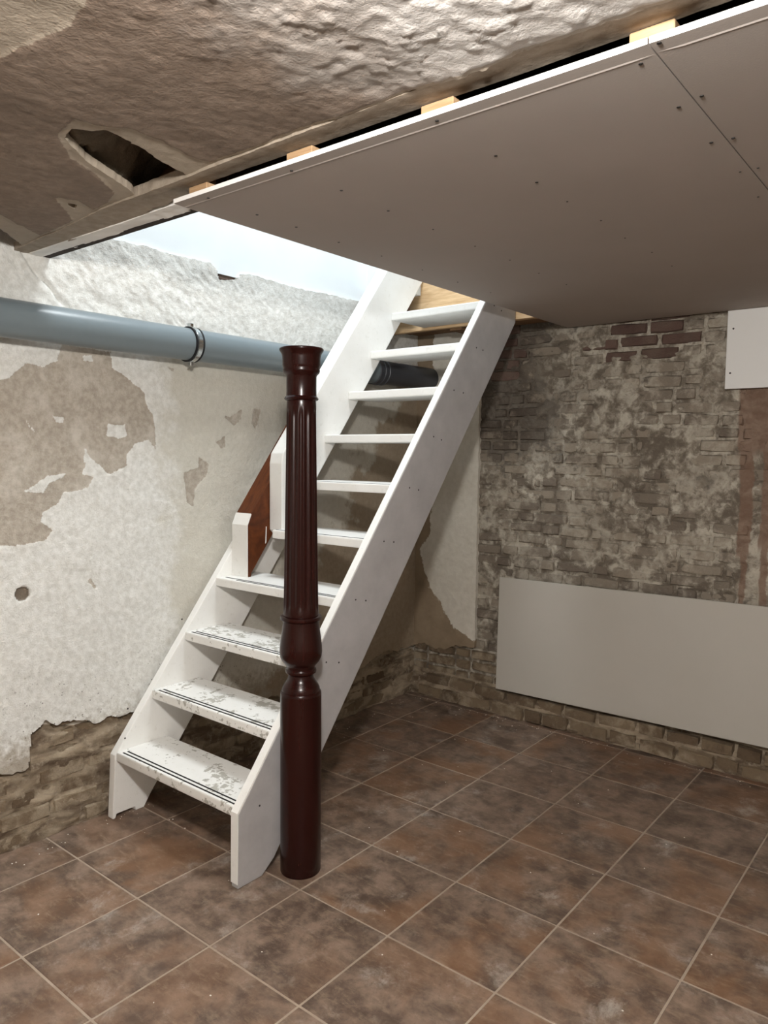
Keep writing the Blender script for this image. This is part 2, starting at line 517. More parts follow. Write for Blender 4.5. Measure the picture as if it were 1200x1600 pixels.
def lathe(name, prof, mat, parent=None, n=64, centre=(0, 0, 0), mod=None, smooth_shade=True):
    """profile of (radius, z) turned about the z axis; mod(angle, z) scales the radius"""
    verts, faces = [], []
    for (r, z) in prof:
        for k in range(n):
            a = 2 * math.pi * k / n
            rr = r * (mod(a, z) if mod else 1)
            verts.append((centre[0] + rr * math.cos(a), centre[1] + rr * math.sin(a), centre[2] + z))
    for i in range(len(prof) - 1):
        for k in range(n):
            k2 = (k + 1) % n
            faces.append((i * n + k, i * n + k2, (i + 1) * n + k2, (i + 1) * n + k))
    faces.append(tuple(range(n - 1, -1, -1)))
    faces.append(tuple(range((len(prof) - 1) * n, len(prof) * n)))
    me = bpy.data.meshes.new(name)
    me.from_pydata(verts, [], faces)
    if smooth_shade:
        me.polygons.foreach_set('use_smooth', [len(p.vertices) == 4 for p in me.polygons])
        me.set_sharp_from_angle(angle=math.radians(40))
    return link(name, me, mat, parent)
def tube_y(name, cx, cz, prof, mat, parent=None, n=48):
    """profile of (radius, y) turned about an axis along y"""
    o = lathe(name, [(r, y) for r, y in prof], mat, parent, n)
    me = o.data
    for v in me.vertices:
        x, y, z = v.co
        v.co = (cx + x, z, cz - y)
    me.flip_normals()
    me.flip_normals()
    return o

def sheet(name, u0, u1, v0, v1, step, height, to_xyz, mat, parent=None, keep=None, attrs=None, thick=0.0, flip=False):
    """dense displaced surface; keep(u,v) > 0 is kept, its outline snapped to the zero line; skirt of depth thick"""
    nu, nv = int(round((u1 - u0) / step)) + 1, int(round((v1 - v0) / step)) + 1
    U, V = np.meshgrid(np.linspace(u0, u1, nu), np.linspace(v0, v1, nv), indexing='ij')
    cells = np.ones((nu - 1, nv - 1), bool)
    if keep is not None:
        K = keep(U, V)
        gu, gv = np.gradient(K, step)
        g2 = gu * gu + gv * gv + 1e-6
        near = np.abs(K) < step * 0.75
        dU = np.where(near, -K * gu / g2, 0)
        dV = np.where(near, -K * gv / g2, 0)
        lim = step * 0.75
        U = U + np.clip(dU, -lim, lim)
        V = V + np.clip(dV, -lim, lim)
        Kc = (K[:-1, :-1] + K[1:, :-1] + K[:-1, 1:] + K[1:, 1:]) / 4
        cells = Kc > 0
    H = height(U, V)
    idx = np.arange(nu * nv).reshape(nu, nv)
    q = np.stack([idx[:-1, :-1], idx[1:, :-1], idx[1:, 1:], idx[:-1, 1:]], -1)[cells]
    used, inv = np.unique(q.ravel(), return_inverse=True)
    q = inv.reshape(-1, 4)
    u, v, h = U.ravel()[used], V.ravel()[used], H.ravel()[used]
    P = np.stack(to_xyz(u, v, h), 1)
    A = {k: f(u, v) for k, f in (attrs or {}).items()}
    if thick:
        e = np.concatenate([q[:, [0, 1]], q[:, [1, 2]], q[:, [2, 3]], q[:, [3, 0]]])
        key = np.sort(e, 1)
        kk = key[:, 0].astype(np.int64) * len(used) + key[:, 1]
        _, first, cnt = np.unique(kk, return_index=True, return_counts=True)
        be = e[first[cnt == 1]]
        bv, binv = np.unique(be.ravel(), return_inverse=True)
        be2 = binv.reshape(-1, 2) + len(P)
        Pb = np.stack(to_xyz(u[bv], v[bv], h[bv] - thick), 1)
        P = np.concatenate([P, Pb])
        q = np.concatenate([q, np.stack([be[:, 1], be[:, 0], be2[:, 0], be2[:, 1]], 1)])
        for k in A:
            A[k] = np.concatenate([A[k], A[k][bv]])
    if flip:
        q = q[:, ::-1]
    me = bpy.data.meshes.new(name)
    me.vertices.add(len(P))
    me.vertices.foreach_set('co', P.astype(np.float32).ravel())
    me.loops.add(len(q) * 4)
    me.loops.foreach_set('vertex_index', q.astype(np.int32).ravel())
    me.polygons.add(len(q))
    me.polygons.foreach_set('loop_start', np.arange(0, len(q) * 4, 4, dtype=np.int32))
    me.update(calc_edges=True)
    me.polygons.foreach_set('use_smooth', np.ones(len(q), bool))
    me.set_sharp_from_angle(angle=math.radians(60))
    for k, a in A.items():
        at = me.attributes.new(k, 'FLOAT', 'POINT')
        at.data.foreach_set('value', a.astype(np.float32))
    return link(name, me, mat, parent)

def brick_mesh(name, seed, chamfer=0.09, rough=0.05):
    """worn brick, unit size: x -0.5..0.5, z -0.5..0.5, front at y = 0, back at y = 1"""
    r = random.Random(seed)
    j = lambda s: r.uniform(-s, s)
    def ring(inset_x, inset_z, y, k):
        pts = []
        for (sx, sz) in ((-1, -1), (0, -1), (1, -1), (1, 0), (1, 1), (0, 1), (-1, 1), (-1, 0)):
            x = sx * (0.5 - inset_x)
            z = sz * (0.5 - inset_z)
            if sx and sz:                      # knocked-off corners
                x *= 0.965
                z *= 0.93
            pts.append((x + j(rough * 0.5) * k, y + j(0.03) * k, z + j(rough * 1.4) * k))
        return pts
    v = ring(0, 0, 1.0, 0) + ring(0, 0, 0.22, 0.7) + ring(chamfer * 0.35, chamfer, 0.0, 1.0)
    f = []
    for a in (0, 8):
        for k in range(8):
            k2 = (k + 1) % 8
            f.append((a + k, a + k2, a + 8 + k2, a + 8 + k))
    v.append((j(0.1), -0.02 + j(0.03), j(0.1)))
    for k in range(8):
        f.append((16 + k, 16 + (k + 1) % 8, 24))
    me = bpy.data.meshes.new(name)
    me.from_pydata(v, [], f)
    bm = bmesh.new()
    bm.from_mesh(me)
    bmesh.ops.recalc_face_normals(bm, faces=bm.faces[:])
    # open back: make the front look outward (-y)
    bm.faces.ensure_lookup_table()
    if bm.faces[-1].normal.y > 0:
        bmesh.ops.reverse_faces(bm, faces=bm.faces[:])
    bm.to_mesh(me)
    bm.free()
    me.polygons.foreach_set('use_smooth', [True] * len(me.polygons))
    me.set_sharp_from_angle(angle=math.radians(50))
    return me
BRICKS = {}
def brick_variant(mat, r):
    key = (mat, r.randrange(7))
    if key not in BRICKS:
        me = brick_mesh('brick', hash(key[1]) * 13 + len(mat))
        me.materials.append(MAT[mat])
        BRICKS[key] = me
    return BRICKS[key]
def put_brick(parent, mat, r, loc, size, rotz=0.0, tilt=0.0, name='brick'):
    """loc: centre of the front face, size: length, depth, height; rotz 0 faces -y, +pi/2 faces +x"""
    o = bpy.data.objects.new(name, brick_variant(mat, r))
    o.location = loc
    o.scale = size
    o.rotation_euler = (0, tilt, rotz)
    o.parent = parent
    COL.objects.link(o)
    return o

# ================================================================== THE SETTING
XL, YB, ZC, ZP = -1.05, 2.50, 2.30, 2.258      # left wall, back wall, old ceiling, plasterboard underside

# ------------------------------------------------------------------ floor: grout bed and tiles
floor = box('floor', -1.35, 4.0, -3.8, 2.8, -0.12, -0.002, 'grout')
tag(floor, 'brown tiled cellar floor with pale grout lines', 'floor', kind='structure')
T, GAP = 0.4, 0.0065
def tile_mesh(x0, x1, y0, y1):
    bm = box_bm(x0, x1, y0, y1, -0.010, 0.0, 0.0018, 1)
    me = bpy.data.meshes.new('tile')
    bm.to_mesh(me)
    bm.free()
    me.materials.append(MAT['tile'])
    return me
full = tile_mesh(-T / 2 + GAP / 2, T / 2 - GAP / 2, -T / 2 + GAP / 2, T / 2 - GAP / 2)
for i in range(-3, 10):
    for j in range(-10, 7):
        cx, cy = (i + 0.5) * T, (j + 0.5) * T
        x0, x1, y0, y1 = cx - T / 2 + GAP / 2, cx + T / 2 - GAP / 2, cy - T / 2 + GAP / 2, cy + T / 2 - GAP / 2
        if x1 < -1.07 or y0 > 2.49:
            continue
        if x0 < -1.08 or y1 > 2.52:
            o = bpy.data.objects.new('tile', tile_mesh(max(x0, -1.08) - cx, x1 - cx, y0 - cy, min(y1, 2.51) - cy))
        else:
            o = bpy.data.objects.new('tile', full)
        rr = random.Random(i * 71 + j * 13)
        o.location = (cx, cy, rr.uniform(-0.0012, 0.0008))
        o.rotation_euler = (rr.uniform(-.0015, .0015), rr.uniform(-.0015, .0015), 0)
        o.parent = floor
        COL.objects.link(o)

# ------------------------------------------------------------------ left wall
wall_left = boxes('wall_left', [(-1.40, -1.085, -3.8, 2.8, 0.0, 2.40)], 'plain_wall')
tag(wall_left, 'left cellar wall of flaking white plaster above a crumbling brick base', 'wall', kind='structure')

BIG = [(-0.30, 1.851), (-0.18, 1.80), (-0.091, 1.825), (-0.026, 1.885), (0.039, 1.878), (0.097, 1.907), (0.119, 1.975), (0.326, 1.965), (0.336, 1.901), (0.414, 1.858), (0.484, 1.812), (0.5, 1.741), (0.53, 1.711), (0.54, 1.563), (0.504, 1.605), (0.433, 1.588), (0.397, 1.541), (0.391, 1.495), (0.311, 1.455), (0.263, 1.5), (0.221, 1.53), (0.193, 1.461), (0.24, 1.446), (0.218, 1.407), (0.176, 1.393), (0.105, 1.386), (0.094, 1.348), (0.025, 1.313), (0.014, 1.276), (0.062, 1.235), (0.027, 1.199), (-0.081, 1.19), (-0.144, 1.195), (-0.29, 1.23), (-0.35, 1.31), (-0.31, 1.40), (-0.42, 1.47), (-0.37, 1.58), (-0.45, 1.66), (-0.36, 1.74), (-0.39, 1.80)]
ISLES = [[(0.31, 1.666), (0.388, 1.668), (0.396, 1.623), (0.364, 1.607), (0.298, 1.62)],
         [(0.073, 1.69), (0.122, 1.687), (0.113, 1.663), (0.087, 1.667)],
         [(0.203, 1.937), (0.245, 1.946), (0.245, 1.917), (0.208, 1.918)],
         [(-0.032, 1.667), (0.004, 1.622), (-0.023, 1.644)],
         [(-0.048, 1.396), (0.009, 1.431), (0.047, 1.454), (0.122, 1.462), (0.116, 1.448), (0.052, 1.425), (0.026, 1.384)],
         [(0.206, 1.569), (0.231, 1.52), (0.199, 1.505)]]
CHIPS = [[(0.685, 1.46), (0.773, 1.482), (0.767, 1.532), (0.829, 1.498), (0.814, 1.442), (0.751, 1.387), (0.737, 1.297), (0.704, 1.321)],
         [(0.916, 1.728), (0.96, 1.725), (1.035, 1.769), (1.02, 1.716), (0.982, 1.685)],
         [(1.105, 1.773), (1.161, 1.776), (1.12, 1.672), (1.094, 1.701)],
         [(0.872, 1.601), (0.923, 1.631), (0.93, 1.579), (0.9, 1.573)],
         [(0.604, 1.932), (0.639, 1.925), (0.633, 1.908)],
         [(0.20, 1.02), (0.215, 1.025), (0.245, 0.985), (0.232, 0.98)]]
def paint_sd(u, v):
    bare = sdf(BIG, u, v)
    for c in CHIPS:
        bare = np.maximum(bare, sdf(c, u, v))
    for c in ISLES:
        bare = np.minimum(bare, -sdf(c, u, v))
    return -bare
BOT = [(-1.2, 0.34), (-0.37, 0.36), (-0.169, 0.321), (-0.058, 0.308), (-0.047, 0.444), (0.015, 0.466), (0.111, 0.439), (0.229, 0.414), (0.283, 0.416), (0.374, 0.4), (0.51, 0.381), (0.9, 0.33), (1.3, 0.26), (1.594, 0.229), (1.926, 0.267), (2.169, 0.315), (2.436, 0.295), (2.6, 0.3)]
TOP = [(-1.2, 2.46), (0.068, 2.45), (0.20, 2.445), (0.387, 2.428), (0.494, 2.433), (0.674, 2.43), (0.851, 2.432), (0.881, 2.42), (0.895, 2.366), (1.0, 2.381), (1.03, 2.42), (1.105, 2.427), (1.389, 2.415), (1.684, 2.425), (1.928, 2.43), (2.6, 2.44)]
def left_keep(u, v):
    zb = np.interp(u, [p[0] for p in BOT], [p[1] for p in BOT])
    zt = np.interp(u, [p[0] for p in TOP], [p[1] for p in TOP])
    zb = zb + 0.05 * (fbm(u / 0.05, u * 0 + 3.1, 3, 5) - 0.5)
    zt = zt + 0.014 * (fbm(u / 0.03, u * 0 + 8.1, 3, 6) - 0.5)
    return np.minimum(v - zb, zt - v)
def pit_f(u, v):
    d = np.hypot(u + 0.065, (v - 1.0)) + 0.006 * (fbm(u / 0.012, v / 0.012, 2, 91) - 0.5)
    return smooth(0.030, 0.024, d)
def left_h(u, v):
    h = 0.016 * (fbm(u / 0.45, v / 0.45, 3, 1) - 0.5) + 0.006 * (fbm(u / 0.07, v / 0.07, 4, 2) - 0.5)
    h = h + 0.0015 * smooth(-0.002, 0.003, paint_sd(u, v) + 0.02 * (fbm(u / 0.025, v / 0.025, 4, 33) - 0.5))
    # coarse trowelled render above the pipe, combed on the diagonal
    a = (u + v) * 0.7071
    b = (u - v) * 0.7071
    warp = 0.03 * fbm(u / 0.08, v / 0.08, 2, 44)
    ridge = 0.6 * (1 - np.abs(2 * fbm((a + 2 * warp) / 0.045, (b + 2 * warp) / 0.12, 4, 7) - 1)) + 0.4 * fbm(u / 0.05, v / 0.05, 4, 8)
    up = smooth(2.02, 2.12, v) * (0.30 + 0.70 * smooth(1.5, 0.5, u)) * smooth(2.45, 2.40, v)
    mid = smooth(0.5, 0.1, u) * smooth(1.85, 1.6, v) * smooth(1.2, 1.5, v)
    h = h + (0.016 * up + 0.005 * mid) * (ridge - 0.6)
    # a scored groove running down from the ceiling edge
    g = np.abs(np.interp(v, [2.10, 2.185, 2.224, 2.30], [0.135, 0.078, 0.029, -0.03]) - u)
    h = h - 0.012 * smooth(0.016, 0.004, g) * smooth(2.10, 2.16, v)
    # rough, undercut rim at the foot of the plaster
    h = h - 0.018 * pit_f(u, v)
    return h
sheet('plaster', -0.75, 2.50, 0.18, 2.46, 0.006, left_h, lambda u, v, h: (XL + h, u, v), 'plaster', wall_left,
      keep=left_keep, attrs={'paint': paint_sd, 'pit': pit_f}, thick=0.035)
def left_mortar_h(u, v):
    zb = np.interp(u, [p[0] for p in BOT], [p[1] for p in BOT])
    return -0.035 * smooth(-0.045, -0.005, v - zb) - 0.017 + 0.034 * fbm(u / 0.10, v / 0.05, 4, 21) + 0.010 * (fbm(u / 0.02, v / 0.02, 3, 22) - 0.5) + 0.010 * smooth(0.22, 0.0, v)
sheet('brick_base_mortar', -0.75, 2.50, 0.0, 0.52, 0.010, left_mortar_h, lambda u, v, h: (XL - 0.008 + h, u, v), 'mortar_left', wall_left)
boxes('plaster_out_of_sight', [(-1.09, -1.05, -3.7, -0.75, 0.0, 2.4)], 'plain_wall', wall_left)
rb = random.Random(3)
for c in range(7):
    z = 0.005 + c * 0.070 + 0.033
    y = -0.72 + rb.uniform(0, 0.12)
    while y < 2.46:
        L = rb.choice((0.205, 0.205, 0.21, 0.10))
        if y + L > 2.49:
            L = 2.49 - y
        zb = float(np.interp(y + L / 2, [p[0] for p in BOT], [p[1] for p in BOT]))
        if L > 0.04 and z < zb + 0.03:
            put_brick(wall_left, 'brick_base', rb, (XL - 0.006 + rb.uniform(-0.009, 0.004) + (0.010 if c < 2 else 0) - (0.014 if z > zb - 0.05 else 0), y + L / 2, z + rb.uniform(-.004, .004)),
                      (L - rb.uniform(.004, .014), 0.05, 0.060 + rb.uniform(-.006, .004)), math.pi / 2, rb.uniform(-.02, .02))
        y += L + 0.008
# broken-out brick at the top of the plaster, smooth wall of the storey above
put_brick(wall_left, 'brick_red', rb, (XL - 0.022, 0.955, 2.398), (0.17, 0.04, 0.05), math.pi / 2)
box('smooth_plaster', -1.40, -1.066, -1.6, 3.0, 2.40, 4.80, 'white_wall', wall_left)

# ------------------------------------------------------------------ back wall
wall_back = boxes('wall_back', [(-1.40, 4.0, 2.525, 2.80, 0.0, 2.58)], 'plain_wall')
tag(wall_back, 'back cellar wall of sooty bricks smeared with lime mortar', 'wall', kind='structure')
def smear(u, v):
    f = 0.60 * fbm(u / 0.26, v / 0.20, 4, 51) + 0.40 * fbm(u / 0.06, v / 0.045, 3, 52)
    bias = 0.12 * smooth(1.05, 1.6, v) * smooth(-0.5, -0.1, u) - 0.05 + 0.10 * smooth(0.75, 0.95, u) * smooth(0.6, 1.2, v)
    red = smooth(0.01, -0.02, np.maximum(np.maximum(0.19 - u, u - 0.63), 2.09 - v))
    return f + bias - 0.5 * red
def back_h(u, v):
    s = smear(u, v)
    return -0.009 + 0.013 * smooth(0.46, 0.60, s) + 0.007 * (fbm(u / 0.03, v / 0.03, 4, 53) - 0.5)
sheet('mortar', -1.06, 2.60, 0.0, 2.56, 0.008, back_h, lambda u, v, h: (u, YB - h, v), 'mortar_back', wall_back, flip=True)
rb = random.Random(5)
nb = 0
PITCH_Z = 0.068
for c in range(2, 34):
    z = 0.012 + c * PITCH_Z + 0.030
    x = -0.60 - rb.uniform(0.0, 0.12)
    if z < 0.33:
        x = -1.05
    k = rb.randrange(2)
    while x < 1.14:
        redw = 0.14 < x + 0.1 < 0.64 and z > 2.08
        L = 0.205 if (k % 2 == 0 or redw) else 0.10
        if rb.random() < 0.25:
            L *= 0.85
        k += 1
        xc = x + L / 2
        hid = (xc - L / 2 > -0.36 and z < 0.80) or (xc - L / 2 > 0.83 and z > 1.93) or z > 2.29
        if not hid and L > 0.05:
            m = 'brick_red' if (redw or (z > 2.0 and x < -0.35)) else 'brick'
            if z < 0.33:
                m = 'brick_base'
            wob = 0.006 * math.sin(xc * 5 + c)
            put_brick(wall_back, m, rb, (xc, YB + rb.uniform(-.0045, .0035) - (0.012 if z < 0.33 else 0), z + wob),
                      (L - rb.uniform(.002, .010), 0.05, 0.056 + rb.uniform(-.007, .003)), 0.0, rb.uniform(-.025, .025))
            nb += 1
        x += L + 0.010
# rough projecting base stones
for (z0, hh, face, xs) in ((0.0, 0.080, 2.432, -0.98), (0.084, 0.072, 2.440, -0.93)):
    x = xs
    while x < 1.55:
        L = rb.uniform(0.10, 0.23)
        put_brick(wall_back, 'brick_base', rb, (x + L / 2, face + rb.uniform(-.008, .010), z0 + hh / 2 + rb.uniform(-.004, .004)),
                  (L, 0.10, hh * rb.uniform(0.82, 1.0)), rb.uniform(-.05, .05), rb.uniform(-.05, .05))
        x += L + rb.uniform(.004, .016)
def toe_h(u, v):
    return 0.030 * fbm(u / 0.12, v / 0.03, 3, 61) + 0.01 * (fbm(u / 0.03, v / 0.03, 3, 62) - 0.5) - 0.035 * smooth(0.08, 0.17, v)
sheet('base_mortar', -1.06, 1.70, 0.0, 0.168, 0.008, toe_h, lambda u, v, h: (u, 2.462 - h, v), 'mortar_left', wall_back, flip=True)

BPW = [(-0.924, 2.6), (-0.924, 1.187), (-0.933, 1.047), (-1.011, 0.948), (-0.986, 0.856), (-0.927, 0.703), (-0.846, 0.62), (-0.812, 0.551), (-0.733, 0.47), (-0.701, 0.457), (-0.583, 0.412), (-0.50, 0.392), (-0.50, 2.6)]
BPB = [(-1.07, 0.302), (-0.977, 0.327), (-0.84, 0.313), (-0.698, 0.356), (-0.645, 0.365), (-0.54, 0.356)]
def bp_keep(u, v):
    zb = np.interp(u, [p[0] for p in BPB], [p[1] for p in BPB]) + 0.03 * (fbm(u / 0.04, u * 0, 3, 71) - 0.5)
    xr = -0.580 + 0.012 * (fbm(v / 0.06, v * 0, 3, 72) - 0.5)
    return np.minimum(v - zb, xr - u)
sheet('corner_plaster', -1.06, -0.55, 0.25, 2.42, 0.007,
      lambda u, v: 0.008 * (fbm(u / 0.2, v / 0.2, 3, 73) - 0.5) + 0.004 * (fbm(u / 0.04, v / 0.04, 3, 74) - 0.5),
      lambda u, v, h: (u, 2.478 - h, v), 'plaster_back', wall_back, keep=bp_keep, attrs={'paint': lambda u, v: sdf(BPW, u, v)}, thick=0.03, flip=True)

# ------------------------------------------------------------------ walls behind the viewer
tag(box('wall_right', 4.0, 4.2, -3.8, 2.8, 0, 2.6, 'plain_wall'), 'right cellar wall outside the picture', 'wall', kind='structure')
tag(box('wall_front', -1.4, 4.2, -4.0, -3.8, 0, 2.6, 'plain_wall'), 'cellar wall behind the viewer', 'wall', kind='structure')

# ------------------------------------------------------------------ old ceiling with broken holes
HOLE = [(0.061, -0.455), (0.124, -0.469), (0.152, -0.432), (0.183, -0.42), (0.175, -0.373), (0.153, -0.301), (0.125, -0.239), (0.113, -0.186), (0.096, -0.126), (0.004, -0.118), (-0.1, -0.106), (-0.174, -0.107), (-0.122, -0.17), (-0.092, -0.234), (-0.061, -0.292), (-0.038, -0.339), (0.015, -0.401)]
RIM = [(0.069, -0.476), (0.183, -0.497), (0.198, -0.437), (0.236, -0.388), (0.229, -0.31), (0.218, -0.251), (0.207, -0.189), (0.224, -0.10), (0.082, -0.09), (-0.192, -0.08), (-0.381, -0.08), (-0.386, -0.123), (-0.304, -0.131), (-0.187, -0.172), (-0.109, -0.261), (-0.067, -0.336), (-0.038, -0.389)]
CHIP = [(-0.358, -0.263), (-0.343, -0.252), (-0.332, -0.202), (-0.38, -0.127), (-0.465, -0.08), (-0.575, -0.08), (-0.478, -0.156)]
CHIPH = [(-0.375, -0.217), (-0.375, -0.181), (-0.425, -0.165), (-0.40, -0.20)]
HOLE2 = [(-0.598, -0.425), (-0.823, -0.213), (-0.977, -0.065), (-1.2, -0.05), (-1.2, -0.6)]
RIM2 = [(-0.482, -0.471), (-0.66, -0.285), (-0.805, -0.068), (-1.0, -0.03), (-1.2, -0.01), (-1.2, -0.6)]
PALE = [(0.498, -0.83), (0.64, -0.72), (0.527, -0.691), (0.422, -0.708), (0.317, -0.719), (0.1, -0.80), (0.1, -1.3), (0.6, -1.3)]
def edge_y(u):
    return np.interp(u, [-1.05, -0.575, -0.34, 0.207, 0.8, 4.0], [-0.062, -0.097, -0.121, -0.134, -0.141, -0.150])
def ceil_keep(u, v):
    k = np.minimum(-sdf(HOLE, u, v), -sdf(HOLE2, u, v))
    k = np.minimum(k, -sdf(CHIPH, u, v))
    k = k + 0.010 * (fbm(u / 0.03, v / 0.03, 3, 81) - 0.5)
    return np.minimum(k, edge_y(u) + 0.002 + 0.007 * (fbm(u / 0.02, u * 0, 3, 82) - 0.5) - v)
def rim_sd(u, v):
    r = np.maximum(np.maximum(sdf(RIM, u, v), sdf(RIM2, u, v)), np.maximum(sdf(CHIP, u, v), sdf(PALE, u, v)))
    return np.maximum(r, 0.012 - np.abs(v - edge_y(u)))
def ceil_h(u, v):
    # height is measured downwards
    amt = 0.22 + 0.78 * smooth(0.45, 1.0, u)
    a, b = (u * 0.5 + v * 0.87), (-u * 0.87 + v * 0.5)
    wp = 0.09 * fbm(u / 0.12, v / 0.12, 3, 84)
    ridge = 1 - np.abs(2 * fbm((a + wp) / 0.10, (b + wp) / 0.055, 5, 83) - 1)
    fl_ = fbm(u / 0.20 + 0.3 * v, v / 0.15, 5, 86) * 7
    flake = (np.floor(fl_) + smooth(0.0, 0.05, fl_ - np.floor(fl_)))
    h = 0.0060 * (amt - 0.10) * (ridge - 0.6) + 0.010 * (fbm(u / 0.3, v / 0.3, 3, 85) - 0.5) + 0.0030 * (amt - 0.10) * flake
    h = h + 0.002 * (fbm(u / 0.02, v / 0.02, 3, 87) - 0.5)
    return h - 0.003 * smooth(-0.003, 0.004, rim_sd(u, v) + 0.016 * (fbm(u / 0.03, v / 0.03, 3, 88) - 0.5))
ceiling = sheet('ceiling', -1.06, 2.60, -1.90, -0.05, 0.007, ceil_h, lambda u, v, h: (u, v, ZC - h), 'ceiling', None,
                keep=ceil_keep, attrs={'rim': rim_sd}, thick=0.022, flip=True)
tag(ceiling, 'old brown plaster ceiling with a broken hole, beside grey plasterboard sheets', 'ceiling', kind='structure')
boxes('ceiling_out_of_sight', [(-1.4, 4.0, -3.8, -1.90, 2.30, 2.34), (2.60, 4.0, -1.90, -0.065, 2.30, 2.34)], 'plain_wall', ceiling)

# plastered edge of the old ceiling
def beam_h(u, v):
    h = 0.002 + 0.004 * (fbm(u / 0.35, v / 0.15, 2, 95) - 0.5) + 0.0015 * (fbm(u / 0.03, v / 0.03, 3, 96) - 0.5)
    return h + 0.004 * smooth(0.05, 0.004, v - edge_y(u)) * smooth(-0.6, 0.2, u)
def beam_keep(u, v):
    far = np.where(u < -0.13, 0.002 + 0.008 * (fbm(u / 0.035, u * 0, 3, 97) - 0.5), -0.063 + 0.003 * (fbm(u / 0.2, u * 0, 3, 97) - 0.5))
    far = np.where((u > -0.26) & (u < 0.03), np.interp(u, [-0.26, 0.03], [-0.012, -0.045]) + 0.03 * (fbm(u / 0.05, u * 0 + 4, 3, 98) - 0.5), far)
    gap = 0.004 * (fbm(u / 0.03, u * 0 + 9, 3, 99) - 0.52)
    return np.minimum(far - v, v - edge_y(u) - gap)
sheet('ceiling_edge', -1.06, 2.60, -0.17, 0.02, 0.006, beam_h, lambda u, v, h: (u, v, ZC - h), 'beam', ceiling, keep=beam_keep, thick=0.03, flip=True)
def beam2_h(u, v):
    return 0.004 + 0.006 * (fbm(u / 0.2, v / 0.06, 3, 101) - 0.5) + 0.003 * (fbm(u / 0.03, v / 0.03, 3, 102) - 0.5)
def beam2_keep(u, v):
    n = 0.010 * (fbm(u / 0.05, u * 0 + 2, 3, 103) - 0.5)
    return np.minimum(np.minimum(0.052 + n - v, v + 0.010), -0.075 + 0.02 * (fbm(v / 0.02, v * 0, 2, 104) - 0.5) - u)
sheet('ceiling_edge_lip', -1.06, -0.03, -0.02, 0.07, 0.006, beam2_h, lambda u, v, h: (u, v, ZC - h), 'gypsum_core', ceiling, keep=beam2_keep, thick=0.03, flip=True)
box('lath', -1.06, -0.06, 0.046, 0.074, 2.296, 2.318, 'dark_wood', ceiling)
# fill seen through the holes
def rub_a(u, v):
    return 0.775 * u + 0.632 * v + 0.134
def rub_h(u, v):
    return -0.014 - 0.10 * smooth(-0.12, 0.0, rub_a(u, v)) - 0.05 * fbm(u / 0.08, v / 0.08, 4, 111) + 0.02 * (fbm(u / 0.02, v / 0.02, 3, 112) - 0.5)
sheet('rubble_fill', -0.46, 0.16, -0.56, 0.02, 0.008, rub_h, lambda u, v, h: (u, v, ZC - h), 'rubble', ceiling, keep=lambda u, v: -0.005 - rub_a(u, v) + 0.05 * (fbm(u / 0.06, v / 0.06, 3, 113) - 0.5), flip=True)

# floor structure of the storey above: dark boards over the void and timbers round the stair opening
boxes('floor_underside', [(-1.05, 4.0, -3.8, 0.03, 2.56, 2.60), (0.02, 4.0, 0.03, 2.5, 2.56, 2.60), (-1.05, 0.02, 2.20, 2.5, 2.50, 2.60)], 'dark_wood', ceiling)
boxes('added_trimmer', [(-1.05, 0.02, 0.03, 0.07, 2.32, 2.60), (-0.02, 0.03, 0.07, 2.16, 2.272, 2.60)], 'old_wood', ceiling)  # unseen timbers added to keep stairwell light out of the void
box('stair_head_trimmer', -1.05, -0.022, 2.162, 2.20, 2.272, 2.585, 'pine', ceiling, 0.003)
for k, (a, b) in enumerate(((2.202, 2.295), (2.298, 2.392), (2.395, 2.49))):
    box('soffit_board', -1.045, -0.022, a, b, 2.296 + 0.004 * k, 2.318, 'old_wood', ceiling, 0.003)
box('joist', -0.62, -0.54, 2.202, 2.47, 2.262, 2.296, 'old_wood', ceiling, 0.003)

# new plasterboard sheets screwed to battens
def panel(x0, x1, y0, y1, taper_right):
    xs = [x0, x0 + 0.045, x1 - 0.045, x1]
    ys = [y0, y0 + 0.036, y0 + 0.040, y0 + 0.046, y1]
    crease = [0.0006, 0.0004, -0.0007, 0.0, 0.0]
    t = 0.0125
    bm = bmesh.new()
    lo, hi = {}, {}
    for i, x in enumerate(xs):
        for j, y in enumerate(ys):
            up = crease[j]
            if taper_right and i == 3:
                up = max(up, 0.0012)
            if taper_right == 2 and i == 0:
                up = max(up, 0.0012)
            lo[i, j] = bm.verts.new((x, y, ZP + up))
            hi[i, j] = bm.verts.new((x, y, ZP + t))
    for i in range(3):
        for j in range(4):
            f = bm.faces.new((lo[i, j], lo[i, j + 1], lo[i + 1, j + 1], lo[i + 1, j]))
            f = bm.faces.new((hi[i, j], hi[i + 1, j], hi[i + 1, j + 1], hi[i, j + 1]))
    for i in range(3):
        for j in (0, 4):
            f = bm.faces.new((lo[i, j], lo[i + 1, j], hi[i + 1, j], hi[i, j]))
            f.material_index = 1 if j == 0 else 0
    for j in range(4):
        for i in (0, 3):
            bm.faces.new((lo[i, j], lo[i, j + 1], hi[i, j + 1], hi[i, j]))
    return from_bm('plasterboard_panel', bm, ['gypsum', 'gypsum_core'], ceiling)
panel(-0.02, 1.3320, -0.09, 2.47, 1)
panel(1.3350, 2.68, -0.09, 2.47, 2)
panel(2.683, 3.98, -0.09, 2.47, 2)
for (x0, x1) in ((0.03, 0.11), (0.425, 0.514), (0.839, 0.922), (1.293, 1.372), (1.75, 1.83), (2.2, 2.28)):
    box('batten', x0, x1, -0.074, 2.47, ZP + 0.0127, ZP + 0.0385, 'batten', ceiling, 0.002)
sc_bm = bmesh.new()
bmesh.ops.create_cone(sc_bm, cap_ends=True, segments=10, radius1=0.0042, radius2=0.0042, depth=0.0016)
screw_me = bpy.data.meshes.new('screw')
